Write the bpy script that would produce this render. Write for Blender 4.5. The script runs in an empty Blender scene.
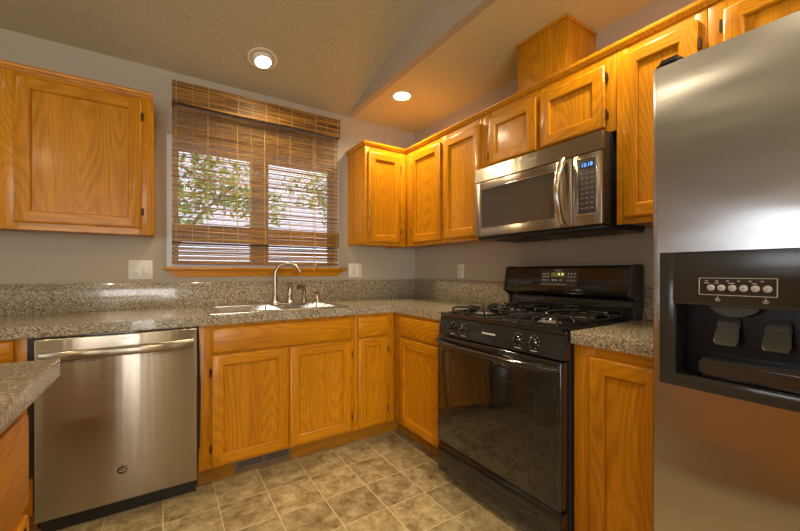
import bpy, bmesh, math, random
from mathutils import Vector, Matrix
random.seed(7)
S = bpy.context.scene
C = S.collection

# ------------------------------------------------------------------ camera, sky, light, exposure
cam = bpy.data.cameras.new('camera'); camo = bpy.data.objects.new('camera', cam); C.objects.link(camo)
camo.location = (-1.9629, -2.7611, 1.1453)
camo.rotation_euler = (math.radians(90), 0, math.radians(-33.034))
cam.lens = 36 * 362.92 / 800; cam.sensor_width = 36; cam.shift_y = 6.23 / 800; cam.clip_start = .02
S.camera = camo
S.view_settings.view_transform = 'Standard'; S.view_settings.look = 'None'
S.view_settings.gamma = 1; S.view_settings.use_curve_mapping = False
S.view_settings.exposure = 0.12
S.cycles.use_denoising = True
W = bpy.data.worlds.new('sky'); S.world = W; W.use_nodes = True
bg = W.node_tree.nodes['Background']; bg.inputs[0].default_value = (.93, .95, 1.0, 1); bg.inputs[1].default_value = 3.6

def area_light(name, loc, target, sx, sy, power, col):
    l = bpy.data.lights.new(name, 'AREA'); l.shape = 'RECTANGLE'; l.size = sx; l.size_y = sy; l.energy = power; l.color = col
    o = bpy.data.objects.new(name, l); C.objects.link(o); o.location = loc
    o.rotation_euler = (Vector(target) - Vector(loc)).to_track_quat('-Z', 'Y').to_euler()
    return o
area_light('daylight_rear_door', (-3.0, -6.45, 1.1), (-3.0, 0, 1.1), 1.9, 1.9, 105, (1.0, .95, .86))
area_light('daylight_left_window', (-4.85, -2.3, 1.35), (0, -2.3, 1.35), 1.3, .8, 8, (.88, .95, 1.0))

# ------------------------------------------------------------------ materials
def M(name):
    m = bpy.data.materials.new(name); m.use_nodes = True
    return m, m.node_tree.nodes, m.node_tree.links, m.node_tree.nodes['Principled BSDF']
def N(n, t, **k):
    x = n.new('ShaderNode' + t)
    for a, b in k.items(): setattr(x, a, b)
    return x
def ramp(n, stops, interp='LINEAR'):
    r = N(n, 'ValToRGB'); r.color_ramp.interpolation = interp
    e = r.color_ramp.elements
    while len(e) < len(stops): e.new(.5)
    for i, (p, c) in enumerate(stops): e[i].position = p; e[i].color = (*c, 1)
    return r
def plain(name, col, rough=.5, metal=0, coat=0, bump=None, emit=None, spec=None):
    m, n, l, b = M(name)
    b.inputs['Base Color'].default_value = (*col, 1); b.inputs['Roughness'].default_value = rough
    b.inputs['Metallic'].default_value = metal; b.inputs['Coat Weight'].default_value = coat
    b.inputs['Coat Roughness'].default_value = .08
    if spec is not None: b.inputs['Specular IOR Level'].default_value = spec
    if emit: b.inputs['Emission Color'].default_value = (*emit[0], 1); b.inputs['Emission Strength'].default_value = emit[1]
    tc = N(n, 'TexCoord'); nz = N(n, 'TexNoise'); nz.inputs['Scale'].default_value = bump[0] if bump else 40
    nz.inputs['Detail'].default_value = 3; l.new(tc.outputs['Object'], nz.inputs['Vector'])
    bp = N(n, 'Bump'); bp.inputs['Strength'].default_value = bump[1] if bump else .03
    bp.inputs['Distance'].default_value = bump[2] if bump else .002
    l.new(nz.outputs['Fac'], bp.inputs['Height']); l.new(bp.outputs['Normal'], b.inputs['Normal'])
    return m
def oak(name, axis, light=(.59, .242, .004), dark=(.29, .095, .002)):
    m, n, l, b = M(name)
    tc = N(n, 'TexCoord'); oi = N(n, 'ObjectInfo')
    off = N(n, 'VectorMath', operation='SCALE'); off.inputs[0].default_value = (3.1, 4.7, 5.3); l.new(oi.outputs['Random'], off.inputs['Scale'])
    add = N(n, 'VectorMath', operation='ADD'); l.new(tc.outputs['Object'], add.inputs[0]); l.new(off.outputs[0], add.inputs[1])
    mp = N(n, 'Mapping'); s = [1, 1, 1]; s[axis] = .16; mp.inputs['Scale'].default_value = s; l.new(add.outputs[0], mp.inputs['Vector'])
    n1 = N(n, 'TexNoise'); n1.inputs['Scale'].default_value = 5.5; n1.inputs['Detail'].default_value = 1.2; n1.inputs['Roughness'].default_value = .35
    l.new(mp.outputs[0], n1.inputs['Vector'])
    mu = N(n, 'MATH' if False else 'Math', operation='MULTIPLY'); mu.inputs[1].default_value = 165; l.new(n1.outputs['Fac'], mu.inputs[0])
    si = N(n, 'Math', operation='SINE'); l.new(mu.outputs[0], si.inputs[0])
    mr = N(n, 'MapRange'); mr.inputs['From Min'].default_value = -1; l.new(si.outputs[0], mr.inputs['Value'])
    mp2 = N(n, 'Mapping'); s2 = [1, 1, 1]; s2[axis] = .035; mp2.inputs['Scale'].default_value = s2; l.new(add.outputs[0], mp2.inputs['Vector'])
    n2 = N(n, 'TexNoise'); n2.inputs['Scale'].default_value = 190; n2.inputs['Detail'].default_value = 2; l.new(mp2.outputs[0], n2.inputs['Vector'])
    n3 = N(n, 'TexNoise'); n3.inputs['Scale'].default_value = 14; n3.inputs['Detail'].default_value = 2; l.new(mp2.outputs[0], n3.inputs['Vector'])
    pw = N(n, 'Math', operation='POWER'); pw.inputs[1].default_value = 1.6; l.new(mr.outputs[0], pw.inputs[0])
    a1 = N(n, 'Math', operation='MULTIPLY'); a1.inputs[1].default_value = .20; l.new(pw.outputs[0], a1.inputs[0])
    a2 = N(n, 'Math', operation='MULTIPLY_ADD'); a2.inputs[1].default_value = .55; l.new(n2.outputs['Fac'], a2.inputs[0]); l.new(a1.outputs[0], a2.inputs[2])
    a3 = N(n, 'Math', operation='MULTIPLY_ADD'); a3.inputs[1].default_value = .5; l.new(n3.outputs['Fac'], a3.inputs[0]); l.new(a2.outputs[0], a3.inputs[2])
    r = ramp(n, [(.38, light), (1.0, dark)]); l.new(a3.outputs[0], r.inputs[0]); l.new(r.outputs[0], b.inputs['Base Color'])
    b.inputs['Roughness'].default_value = .36; b.inputs['Specular IOR Level'].default_value = .22; b.inputs['Coat Weight'].default_value = .16; b.inputs['Coat Roughness'].default_value = .14
    bp = N(n, 'Bump'); bp.inputs['Strength'].default_value = .12; bp.inputs['Distance'].default_value = .001; l.new(a2.outputs[0], bp.inputs['Height']); l.new(bp.outputs[0], b.inputs['Normal'])
    return m
OX, OY, OZ = oak('oak_grain_x', 0), oak('oak_grain_y', 1), oak('oak_grain_z', 2)
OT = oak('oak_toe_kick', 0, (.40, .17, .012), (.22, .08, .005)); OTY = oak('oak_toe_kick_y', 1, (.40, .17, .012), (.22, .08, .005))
def granite():
    m, n, l, b = M('speckled_granite')
    tc = N(n, 'TexCoord'); v = N(n, 'TexVoronoi'); v.inputs['Scale'].default_value = 210; l.new(tc.outputs['Object'], v.inputs['Vector'])
    nz = N(n, 'TexNoise'); nz.inputs['Scale'].default_value = 120; nz.inputs['Detail'].default_value = 4; l.new(tc.outputs['Object'], nz.inputs['Vector'])
    sp = N(n, 'SeparateColor'); l.new(v.outputs['Color'], sp.inputs[0])
    ma = N(n, 'Math', operation='MULTIPLY_ADD'); ma.inputs[1].default_value = .55; l.new(sp.outputs[0], ma.inputs[0])
    mb = N(n, 'Math', operation='MULTIPLY'); mb.inputs[1].default_value = .45; l.new(nz.outputs['Fac'], mb.inputs[0]); l.new(mb.outputs[0], ma.inputs[2])
    r = ramp(n, [(.14, (.055, .042, .028)), (.32, (.16, .125, .08)), (.5, (.29, .235, .155)), (.66, (.40, .335, .23)), (.8, (.60, .53, .40))])
    l.new(ma.outputs[0], r.inputs[0]); l.new(r.outputs[0], b.inputs['Base Color'])
    b.inputs['Roughness'].default_value = .22; b.inputs['Coat Weight'].default_value = .4; b.inputs['Coat Roughness'].default_value = .04
    return m
GR = granite()
def floor_mat():
    m, n, l, b = M('stone_look_tile')
    tc = N(n, 'TexCoord'); mp = N(n, 'Mapping'); mp.inputs['Location'].default_value = (1.5101 + .0009, 1.0218 + .0009, 0); l.new(tc.outputs['Object'], mp.inputs['Vector'])
    br = N(n, 'TexBrick', offset=0, squash=1); br.inputs['Scale'].default_value = 1; br.inputs['Brick Width'].default_value = .2277; br.inputs['Row Height'].default_value = .2277
    br.inputs['Mortar Size'].default_value = .0022; br.inputs['Mortar Smooth'].default_value = .3; br.inputs['Bias'].default_value = 0
    br.inputs['Color1'].default_value = (0, 0, 0, 1); br.inputs['Color2'].default_value = (1, 1, 1, 1); l.new(mp.outputs[0], br.inputs['Vector'])
    # per-tile offset of the stone mottling
    dv = N(n, 'VectorMath', operation='SCALE'); dv.inputs['Scale'].default_value = 1 / .2277; l.new(mp.outputs[0], dv.inputs[0])
    fl = N(n, 'VectorMath', operation='FLOOR'); l.new(dv.outputs[0], fl.inputs[0])
    wn = N(n, 'TexWhiteNoise'); l.new(fl.outputs[0], wn.inputs['Vector'])
    sc = N(n, 'VectorMath', operation='SCALE'); sc.inputs['Scale'].default_value = 9; l.new(wn.outputs['Color'], sc.inputs[0])
    ad = N(n, 'VectorMath', operation='ADD'); l.new(mp.outputs[0], ad.inputs[0]); l.new(sc.outputs[0], ad.inputs[1])
    n1 = N(n, 'TexNoise'); n1.inputs['Scale'].default_value = 13; n1.inputs['Detail'].default_value = 9; n1.inputs['Roughness'].default_value = .76; n1.inputs['Distortion'].default_value = .3; l.new(ad.outputs[0], n1.inputs['Vector'])
    r = ramp(n, [(.32, (.13, .092, .04)), (.45, (.29, .22, .11)), (.54, (.40, .32, .18)), (.66, (.56, .46, .28))]); l.new(n1.outputs['Fac'], r.inputs[0])
    hs = N(n, 'HueSaturation'); l.new(r.outputs[0], hs.inputs['Color'])
    mr = N(n, 'MapRange'); mr.inputs['To Min'].default_value = .82; mr.inputs['To Max'].default_value = 1.14; l.new(wn.outputs['Value'], mr.inputs['Value']); l.new(mr.outputs[0], hs.inputs['Value'])
    mx = N(n, 'Mix', data_type='RGBA'); l.new(br.outputs['Fac'], mx.inputs['Factor']); l.new(hs.outputs[0], mx.inputs['A']); mx.inputs['B'].default_value = (.66, .55, .34, 1)
    l.new(mx.outputs['Result'], b.inputs['Base Color']); b.inputs['Roughness'].default_value = .42
    bp = N(n, 'Bump'); bp.inputs['Strength'].default_value = .25; bp.inputs['Distance'].default_value = .002; l.new(n1.outputs['Fac'], bp.inputs['Height']); l.new(bp.outputs[0], b.inputs['Normal'])
    return m
FL = floor_mat()
WALL = plain('taupe_wall_paint', (.43, .37, .283), .6, bump=(150, .12, .002))
CEIL = plain('textured_ceiling_paint', (.47, .415, .265), .75, bump=(48, .8, .009))
SOFF = plain('soffit_bounce_lit_paint', (.60, .545, .30), .75, bump=(60, .25, .003))  # ceiling paint made lighter and yellower, with the warm bounce light put into its colour
def steel(name, col, rough, wave=0, aniso=.6, rot=0.0):
    m, n, l, b = M(name)
    b.inputs['Base Color'].default_value = (*col, 1); b.inputs['Metallic'].default_value = 1; b.inputs['Roughness'].default_value = rough
    b.inputs['Anisotropic'].default_value = aniso; b.inputs['Anisotropic Rotation'].default_value = rot
    tg = N(n, 'Tangent', direction_type='RADIAL', axis='Z'); l.new(tg.outputs[0], b.inputs['Tangent'])
    tc = N(n, 'TexCoord'); mp = N(n, 'Mapping'); mp.inputs['Scale'].default_value = (.45, .45, 1.9) if wave else (7, 7, .35); l.new(tc.outputs['Object'], mp.inputs['Vector'])
    nz = N(n, 'TexNoise'); nz.inputs['Scale'].default_value = 3.0; nz.inputs['Detail'].default_value = 1.5; l.new(mp.outputs[0], nz.inputs['Vector'])
    bp = N(n, 'Bump'); bp.inputs['Strength'].default_value = 1; bp.inputs['Distance'].default_value = wave if wave else .0012; l.new(nz.outputs['Fac'], bp.inputs['Height']); l.new(bp.outputs[0], b.inputs['Normal'])
    return m
ST = steel('brushed_steel', (.42, .375, .31), .28, aniso=.85, rot=.25)
STF = steel('fridge_steel', (.50, .495, .50), .25, wave=.006, aniso=.85)
CHR = plain('polished_nickel', (.55, .50, .43), .2, 1)
NIK = plain('brushed_nickel', (.40, .35, .28), .28, 1)
SNK = plain('sink_steel', (.72, .70, .66), .22, 1)
BLK = plain('gloss_black_enamel', (.012, .011, .010), .10, coat=.5)
BLS = plain('satin_black_plastic', (.018, .017, .016), .38)
IRON = plain('cast_iron', (.016, .016, .017), .2, coat=.3)
BGL = plain('black_glass', (.008, .007, .006), .04, coat=.6)
MWG = plain('tinted_microwave_glass', (.07, .06, .05), .12, coat=.5)
DGR = plain('dark_grey_plastic', (.05, .048, .045), .45)
GRY = plain('smoke_plastic', (.20, .19, .17), .25)
LGR = plain('light_grey_plastic', (.30, .29, .27), .4)
WHT = plain('white_plastic', (.70, .67, .60), .4)
VIN = plain('white_vinyl', (.68, .70, .72), .4)
INK = plain('pale_print', (.62, .60, .56), .6)
SLOT = plain('dark_slot', (.03, .027, .024), .6)
BRZ = plain('dark_hinge', (.075, .05, .03), .32, .8)
LAMP = plain('lit_bulb', (1, .9, .75), .4, emit=((1, .86, .62), 26))
TRIMW = plain('can_trim_white', (.72, .66, .56), .45)
BLUE = plain('blue_display', (.02, .06, .2), .3, emit=((.12, .38, 1.0), 2.2))
GRN = plain('green_display', (.06, .06, .015), .3, emit=((.75, .72, .12), .10))
YEL = plain('lit_clock_segments', (.3, .3, .1), .3, emit=((.9, .9, .35), 1.0))
SIDE = plain('pale_lavender_siding', (.66, .655, .75), .7)
LEAF = plain('leaf_green', (.15, .29, .05), .5)
BARK = plain('bark', (.16, .13, .10), .85, bump=(40, .6, .01))
GRASS = plain('lawn', (.12, .17, .05), .9)
def glass():
    m, n, l, b = M('window_glass'); n.remove(b)
    t = N(n, 'BsdfTransparent'); g = N(n, 'BsdfGlossy'); g.inputs['Roughness'].default_value = .01
    f = N(n, 'Fresnel'); f.inputs[0].default_value = 1.45; x = N(n, 'MixShader')
    l.new(f.outputs[0], x.inputs[0]); l.new(t.outputs[0], x.inputs[1]); l.new(g.outputs[0], x.inputs[2]); l.new(x.outputs[0], n['Material Output'].inputs[0])
    return m
GLS = glass()
def bamboo():
    m, n, l, b = M('woven_bamboo')
    tc = N(n, 'TexCoord'); mp = N(n, 'Mapping'); mp.inputs['Scale'].default_value = (2.5, 2.5, 130); l.new(tc.outputs['Object'], mp.inputs['Vector'])
    nz = N(n, 'TexNoise'); nz.inputs['Scale'].default_value = 1; nz.inputs['Detail'].default_value = 3; l.new(mp.outputs[0], nz.inputs['Vector'])
    r = ramp(n, [(.32, (.05, .02, .003)), (.46, (.17, .072, .009)), (.56, (.31, .145, .02)), (.72, (.50, .28, .06))]); l.new(nz.outputs['Fac'], r.inputs[0])
    l.new(r.outputs[0], b.inputs['Base Color']); b.inputs['Roughness'].default_value = .45
    return m
BAM = bamboo()
CORD = plain('tan_cord', (.44, .27, .08), .7)

# ------------------------------------------------------------------ mesh helpers
class MB:
    def __init__(s): s.b = bmesh.new()
    def poly(s, pts, mi=0):
        f = s.b.faces.new([s.b.verts.new(p) for p in pts]); f.material_index = mi; return f
    def box(s, a, c, bev=0, seg=2, mi=0):
        a, c = [min(p, q) for p, q in zip(a, c)], [max(p, q) for p, q in zip(a, c)]
        t = bmesh.new()
        bmesh.ops.create_cube(t, size=1)
        for v in t.verts: v.co = [a[i] + (v.co[i] + .5) * (c[i] - a[i]) for i in range(3)]
        if bev: bmesh.ops.bevel(t, geom=t.edges[:], offset=bev, segments=seg, affect='EDGES', profile=.5)
        s.merge(t, mi); return s
    def merge(s, t, mi=0):
        mp = {v: s.b.verts.new(v.co) for v in t.verts}
        for f in t.faces:
            g = s.b.faces.new([mp[v] for v in f.verts]); g.material_index = mi; g.smooth = f.smooth
        t.free()
    def prism(s, pts, vec, mi=0, bev=0, smooth=False):   # closed polygon extruded along vec
        t = bmesh.new(); vec = Vector(vec)
        A = [t.verts.new(p) for p in pts]; B = [t.verts.new(Vector(p) + vec) for p in pts]
        t.faces.new(A); t.faces.new(B[::-1])
        for i in range(len(A)):
            j = (i + 1) % len(A); f = t.faces.new([A[i], B[i], B[j], A[j]]); f.smooth = smooth
        bmesh.ops.recalc_face_normals(t, faces=t.faces[:])
        if bev: bmesh.ops.bevel(t, geom=t.edges[:], offset=bev, segments=2, affect='EDGES')
        s.merge(t, mi); return s
    def tube(s, path, r, n=10, mi=0, sy=1.0, up=None, cap=True):
        path = [Vector(p) for p in path]; R = r if isinstance(r, (list, tuple)) else [r] * len(path)
        rings = []; pu = Vector(up) if up else None
        for i, p in enumerate(path):
            d = (path[min(i + 1, len(path) - 1)] - path[max(i - 1, 0)]).normalized()
            if pu is None: pu = Vector((0, 0, 1)) if abs(d.z) < .9 else Vector((1, 0, 0))
            u = (pu - d * pu.dot(d)).normalized(); w = d.cross(u); pu = u if not up else pu
            rings.append([s.b.verts.new(p + R[i] * (math.cos(q) * u * sy + math.sin(q) * w)) for q in [2 * math.pi * k / n for k in range(n)]])
        for a, c in zip(rings, rings[1:]):
            for k in range(n):
                f = s.b.faces.new([a[k], a[(k + 1) % n], c[(k + 1) % n], c[k]]); f.smooth = True; f.material_index = mi
        if cap:
            for q in (rings[0][::-1], rings[-1]): s.b.faces.new(q).material_index = mi
        return s
    def lathe(s, c, prof, axis=(0, 0, 1), n=24, mi=0):  # prof: (radius, height along axis)
        ax = Vector(axis).normalized(); u = ax.orthogonal().normalized(); w = ax.cross(u); c = Vector(c); rings = []
        for r, h in prof:
            if r < 1e-6: rings.append([s.b.verts.new(c + ax * h)])
            else: rings.append([s.b.verts.new(c + ax * h + r * (math.cos(q) * u + math.sin(q) * w)) for q in [2 * math.pi * k / n for k in range(n)]])
        for a, d in zip(rings, rings[1:]):
            for k in range(n):
                j = (k + 1) % n
                v = [a[k % len(a)], a[j % len(a)], d[j % len(d)], d[k % len(d)]]
                v = [x for i, x in enumerate(v) if x not in v[:i]]
                if len(v) > 2:
                    f = s.b.faces.new(v); f.smooth = True; f.material_index = mi
        return s
def origin_of(o):
    v = Vector((0, 0, 0))
    while o: v += o.location; o = o.parent
    return v
def obj(name, mb, mats, parent=None, recalc=True, sharp=35):
    b = mb.b
    if recalc: bmesh.ops.recalc_face_normals(b, faces=b.faces[:])
    if parent:
        o0 = origin_of(parent)
        for v in b.verts: v.co -= o0
    me = bpy.data.meshes.new(name); b.to_mesh(me); b.free()
    for m in (mats if isinstance(mats, (list, tuple)) else [mats]): me.materials.append(m)
    if hasattr(me, 'set_sharp_from_angle'): me.set_sharp_from_angle(angle=math.radians(sharp))
    o = bpy.data.objects.new(name, me); C.objects.link(o)
    if parent: o.parent = parent
    return o
def tag(o, label, cat, group=None):
    o['label'] = label; o['category'] = cat
    if group: o['group'] = group
    return o
def thing(name, loc, label, cat, group=None):
    o = bpy.data.objects.new(name, None); C.objects.link(o); o.location = loc; o.empty_display_size = .1
    return tag(o, label, cat, group)
def struct(name, mb, mats): o = obj(name, mb, mats); o['kind'] = 'structure'; return o
def text(name, body, size, fn, mat, parent, ext=.0004, shear=0):
    cu = bpy.data.curves.new(name, 'FONT'); cu.body = body; cu.size = size; cu.align_x = 'CENTER'; cu.align_y = 'CENTER'; cu.extrude = ext; cu.shear = shear
    t = bpy.data.objects.new(name, cu); C.objects.link(t)
    me = bpy.data.meshes.new_from_object(t.evaluated_get(bpy.context.evaluated_depsgraph_get()))
    bpy.data.objects.remove(t)
    mb = MB(); mb.b.from_mesh(me)
    for v in mb.b.verts: v.co = fn(*v.co)
    return obj(name, mb, mat, parent)

# wall frames: u runs along the wall, v is the distance out from it
BK = lambda u, v, z: Vector((u, -v, z))          # back wall, u = x
RT = lambda u, v, z: Vector((-v, -u, z))         # right wall, u = distance from the corner
def gbox(mb, F, u0, u1, v0, v1, z0, z1, bev=0, mi=0):
    a, c = F(u0, v0, z0), F(u1, v1, z1); mb.box(a, c, bev, 2, mi); return mb
def HZ(F): return OX if F is BK else OY

# ------------------------------------------------------------------ room shell
XL, YR, ZC = -4.6, -6.2, 2.434
SL = .257
struct('floor', MB().box((XL - .12, YR - .12, -.1), (.12, .12, 0)), FL)
m = MB()  # back wall with the kitchen window opening
wx0, wx1, wz0, wz1 = -1.95, -.765, 1.175, 2.03
m.box((XL - .12, 0, 0), (wx0, .13, ZC)).box((wx1, 0, 0), (.12, .13, ZC)).box((wx0, 0, 0), (wx1, .13, wz0)).box((wx0, 0, wz1), (wx1, .13, ZC))
struct('wall_back', m, WALL)
struct('wall_right', MB().box((0, YR - .12, 0), (.12, 0, ZC)), WALL)
ZR = ZC + SL * 3.1
m = MB(); a0, a1, b0, b1 = -2.95, -1.62, .95, 1.76
m.box((XL - .12, YR, 0), (XL, a0, ZC)).box((XL - .12, a1, 0), (XL, 0, ZC)).box((XL - .12, a0, 0), (XL, a1, b0)).box((XL - .12, a0, b1), (XL, a1, ZC))
m.prism([(XL - .12, 0, ZC), (XL - .12, YR, ZC), (XL - .12, YR / 2, ZR)], (.12, 0, 0))
struct('wall_left', m, WALL)
m = MB(); d0, d1 = -3.95, -2.05
m.box((XL - .12, YR - .12, 0), (d0, YR, ZC)).box((d1, YR - .12, 0), (.12, YR, ZC)).box((d0, YR - .12, 2.06), (d1, YR, ZC))
struct('wall_rear', m, WALL)
m = MB()
m.prism([(XL, 0, ZC), (XL, YR / 2, ZR), (XL, YR, ZC), (XL, YR, ZC + .1), (XL, YR / 2, ZR + .1), (XL, 0, ZC + .1)], (-XL - .69, 0, 0))
struct('ceiling', m, CEIL)
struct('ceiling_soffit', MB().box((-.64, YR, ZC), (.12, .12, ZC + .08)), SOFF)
struct('wall_soffit_face', MB().prism([(-.69, 0, ZC), (-.69, YR / 2, ZR), (-.69, YR, ZC)], (.05, 0, 0)), WALL)
# kitchen window: white vinyl slider
m = MB()
m.box((wx0, .005, wz0), (wx0 + .045, .125, wz1)).box((wx1 - .045, .005, wz0), (wx1, .125, wz1)).box((wx0 + .045, .006, wz1 - .045), (wx1 - .045, .125, wz1)).box((wx0 + .045, .006, wz0), (wx1 - .045, .125, wz0 + .022))
w1 = struct('window_1', m, VIN)
m = MB().box((-1.41, .06, wz0 + .022), (-1.325, .11, wz1 - .045)); obj('mullion', m, VIN, w1)
m = MB()
for x0, x1 in ((wx0 + .045, -1.41), (-1.325, wx1 - .045)):
    m.box((x0, .07, wz0 + .02), (x0 + .022, .1, wz1 - .045)).box((x1 - .022, .07, wz0 + .02), (x1, .1, wz1 - .045)).box((x0 + .022, .07, wz1 - .07), (x1 - .022, .1, wz1 - .045)).box((x0 + .022, .07, wz0 + .02), (x1 - .022, .1, wz0 + .045))
obj('sash', m, VIN, w1)
for x0, x1 in ((wx0 + .06, -1.42), (-1.315, wx1 - .06)): obj('pane', MB().box((x0, .083, wz0 + .04), (x1, .087, wz1 - .06)), GLS, w1)
# wooden window stool and apron
m = MB(); m.box((-1.968, -.065, 1.158), (-.709, .0, 1.175), .004)
m.prism([(-1.955, -.002, 1.158), (-.722, -.002, 1.158), (-.789, -.002, 1.112), (-1.905, -.002, 1.112)], (0, -.022, 0), bev=.002)
struct('trim_1', m, OX)
# left window and rear sliding door (behind the viewpoint, seen in reflections)
def simple_window(name, F, u0, u1, z0, z1, bars):
    m = MB(); t = .06
    gbox(m, F, u0, u0 + t, -.1, .01, z0, z1); gbox(m, F, u1 - t, u1, -.1, .01, z0, z1); gbox(m, F, u0 + t, u1 - t, -.1, .01, z1 - t, z1); gbox(m, F, u0 + t, u1 - t, -.1, .01, z0, z0 + t)
    for q in range(1, bars): uu = u0 + (u1 - u0) * q / bars; gbox(m, F, uu - .03, uu + .03, -.08, -.03, z0 + t, z1 - t)
    w = struct(name, m, VIN); p = MB(); gbox(p, F, u0 + .03, u1 - .03, -.065, -.06, z0 + .03, z1 - .03); obj('pane', p, GLS, w)
simple_window('window_2', lambda u, v, z: Vector((XL + v, u, z)), a0, a1, b0, b1, 2)
simple_window('door_1', lambda u, v, z: Vector((u, YR + v, z)), d0, d1, 0, 2.06, 2)

# ------------------------------------------------------------------ cabinets
def door(F, u0, u1, z0, z1, vf, parent, hinge=None, flat=False):
    v0, v1 = vf + .001, vf + .021; m = MB(); sw = .053
    def loop(i, v): return [F(u0 + i, v, z0 + i), F(u1 - i, v, z0 + i), F(u1 - i, v, z1 - i), F(u0 + i, v, z1 - i)]
    seq = [loop(0, v0), loop(0, v1 - .007), loop(.003, v1 - .003), loop(.010, v1)]
    tail = [loop(sw, v1), loop(sw + .006, v1 - .005), loop(sw + .0065, v1 - .0165)]
    for L in (seq, tail):
        for A, B in zip(L, L[1:]):
            for i in range(4): m.poly([A[i], A[(i + 1) % 4], B[(i + 1) % 4], B[i]], 1 if i in (0, 2) else 0)
    a, s = .010, sw
    for (ua, ub, za, zb, mi) in ((u0 + a, u0 + s, z0 + a, z1 - a, 0), (u1 - s, u1 - a, z0 + a, z1 - a, 0), (u0 + s, u1 - s, z1 - s, z1 - a, 1), (u0 + s, u1 - s, z0 + a, z0 + s, 1)):
        m.poly([F(ua, v1, za), F(ub, v1, za), F(ub, v1, zb), F(ua, v1, zb)], mi)
    m.poly(seq[0], 0)
    bmesh.ops.remove_doubles(m.b, verts=m.b.verts[:], dist=1e-5)
    d = obj('door', m, [OZ, HZ(F)], parent)
    p = MB(); gbox(p, F, u0 + sw + .004, u1 - sw - .004, vf + .002, v1 - .0135, z0 + sw + .004, z1 - sw - .004); obj('panel', p, OZ, d)
    if hinge:
        uh = u0 - .005 if hinge < 0 else u1 + .005; hh = min(.09, (z1 - z0) * .2)
        for zz in (z0 + hh, z1 - hh):
            h = MB().tube([F(uh, v1 - .008, zz - .021), F(uh, v1 - .008, zz + .021)], .0042, 8)
            gbox(h, F, uh - .005, uh + .005, vf, v1 - .010, zz - .015, zz + .015, .001); obj('hinge', h, BRZ, d)
    return d
def drawer(F, u0, u1, z0, z1, vf, parent):
    m = MB(); v0, v1 = vf + .001, vf + .021
    L = [[F(u0 + i, v, z0 + i), F(u1 - i, v, z0 + i), F(u1 - i, v, z1 - i), F(u0 + i, v, z1 - i)] for i, v in ((0, v0), (0, v1 - .008), (.004, v1 - .003), (.013, v1))]
    for A, B in zip(L, L[1:]):
        for i in range(4): m.poly([A[i], A[(i + 1) % 4], B[(i + 1) % 4], B[i]])
    m.poly(L[-1]); m.poly(L[0]); bmesh.ops.remove_doubles(m.b, verts=m.b.verts[:], dist=1e-5)
    return obj('drawer_front', m, HZ(F), parent)
def frame(F, u0, u1, z0, z1, vf, stiles, rails, parent):
    m = MB()
    for a, b in stiles: gbox(m, F, a, b, vf - .02, vf, z0, z1, .0008, 0)
    for a, b, za, zb in rails: gbox(m, F, a, b, vf - .0205, vf - .0004, za, zb, 0, 1)
    return obj('face_frame', m, [OZ, HZ(F)], parent)
UD, UZ0, UZ1 = .3125, 1.349, 2.125
def upper(name, F, u0, u1, z0, z1, doors, label, v0=.002, stiles=None):
    vf = UD; c = F((u0 + u1) / 2, .15, z0)
    t = thing(name, c, label, 'cabinet', 'oak wall cabinets')
    m = MB(); gbox(m, F, u0, u1, v0, vf - .02, z0 + .012, z1); obj('carcass', m, OZ, t)
    ds = sorted(doors); st = stiles or ([(u0, ds[0][0] + .012)] + [(a[1] - .012, b[0] + .012) for a, b in zip(ds, ds[1:])] + [(ds[-1][1] - .012, u1)])
    frame(F, u0, u1, z0, z1, vf, st, [(u0 + .004, u1 - .004, z0, ds[0][2] + .012), (u0 + .004, u1 - .004, ds[0][3] - .012, z1)], t)
    for (a, b, za, zb, h) in doors: door(F, a, b, za, zb, vf, t, h)
    return t
upper('wall_cabinet', BK, -2.612, -2.014, UZ0, UZ1, [(-2.559, -2.067, 1.383, 2.084, 1)], 'single-door oak wall cabinet left of the window')
upper('wall_cabinet', BK, -3.3, -2.615, UZ0, UZ1, [(-3.25, -2.652, 1.383, 2.084, -1)], 'oak wall cabinet cut off at the left edge of the photo')
upper('wall_cabinet', BK, -.687, -.3135, UZ0, UZ1, [(-.663, -.374, 1.372, 2.062, 1)], 'narrow oak wall cabinet right of the window, side panel facing the blind', stiles=[(-.687, -.651), (-.386, -.3137)])
upper('wall_cabinet', RT, .0, 1.166, UZ0, UZ1, [(.413, .765, 1.372, 2.062, -1), (.802, 1.148, 1.372, 2.062, -1)], 'tall two-door oak wall cabinet between the corner and the microwave', stiles=[(.3145, .425), (.753, .814), (1.136, 1.166)])
upper('wall_cabinet', RT, 1.168, 1.950, 1.762, UZ1, [(1.223, 1.552, 1.785, 2.062, -1), (1.578, 1.908, 1.785, 2.062, 1)], 'short two-door oak wall cabinet directly above the microwave')
upper('wall_cabinet', RT, 1.952, 2.266, UZ0, UZ1, [(1.983, 2.242, 1.372, 2.068, 1)], 'tall single-door oak wall cabinet between microwave and refrigerator')
upper('wall_cabinet', RT, 2.268, 3.25, 1.77, UZ1, [(2.312, 2.745, 1.79, 2.062, -1), (2.77, 3.2, 1.79, 2.062, 1)], 'oak wall cabinet above the refrigerator, cut off at the right edge')
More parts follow.
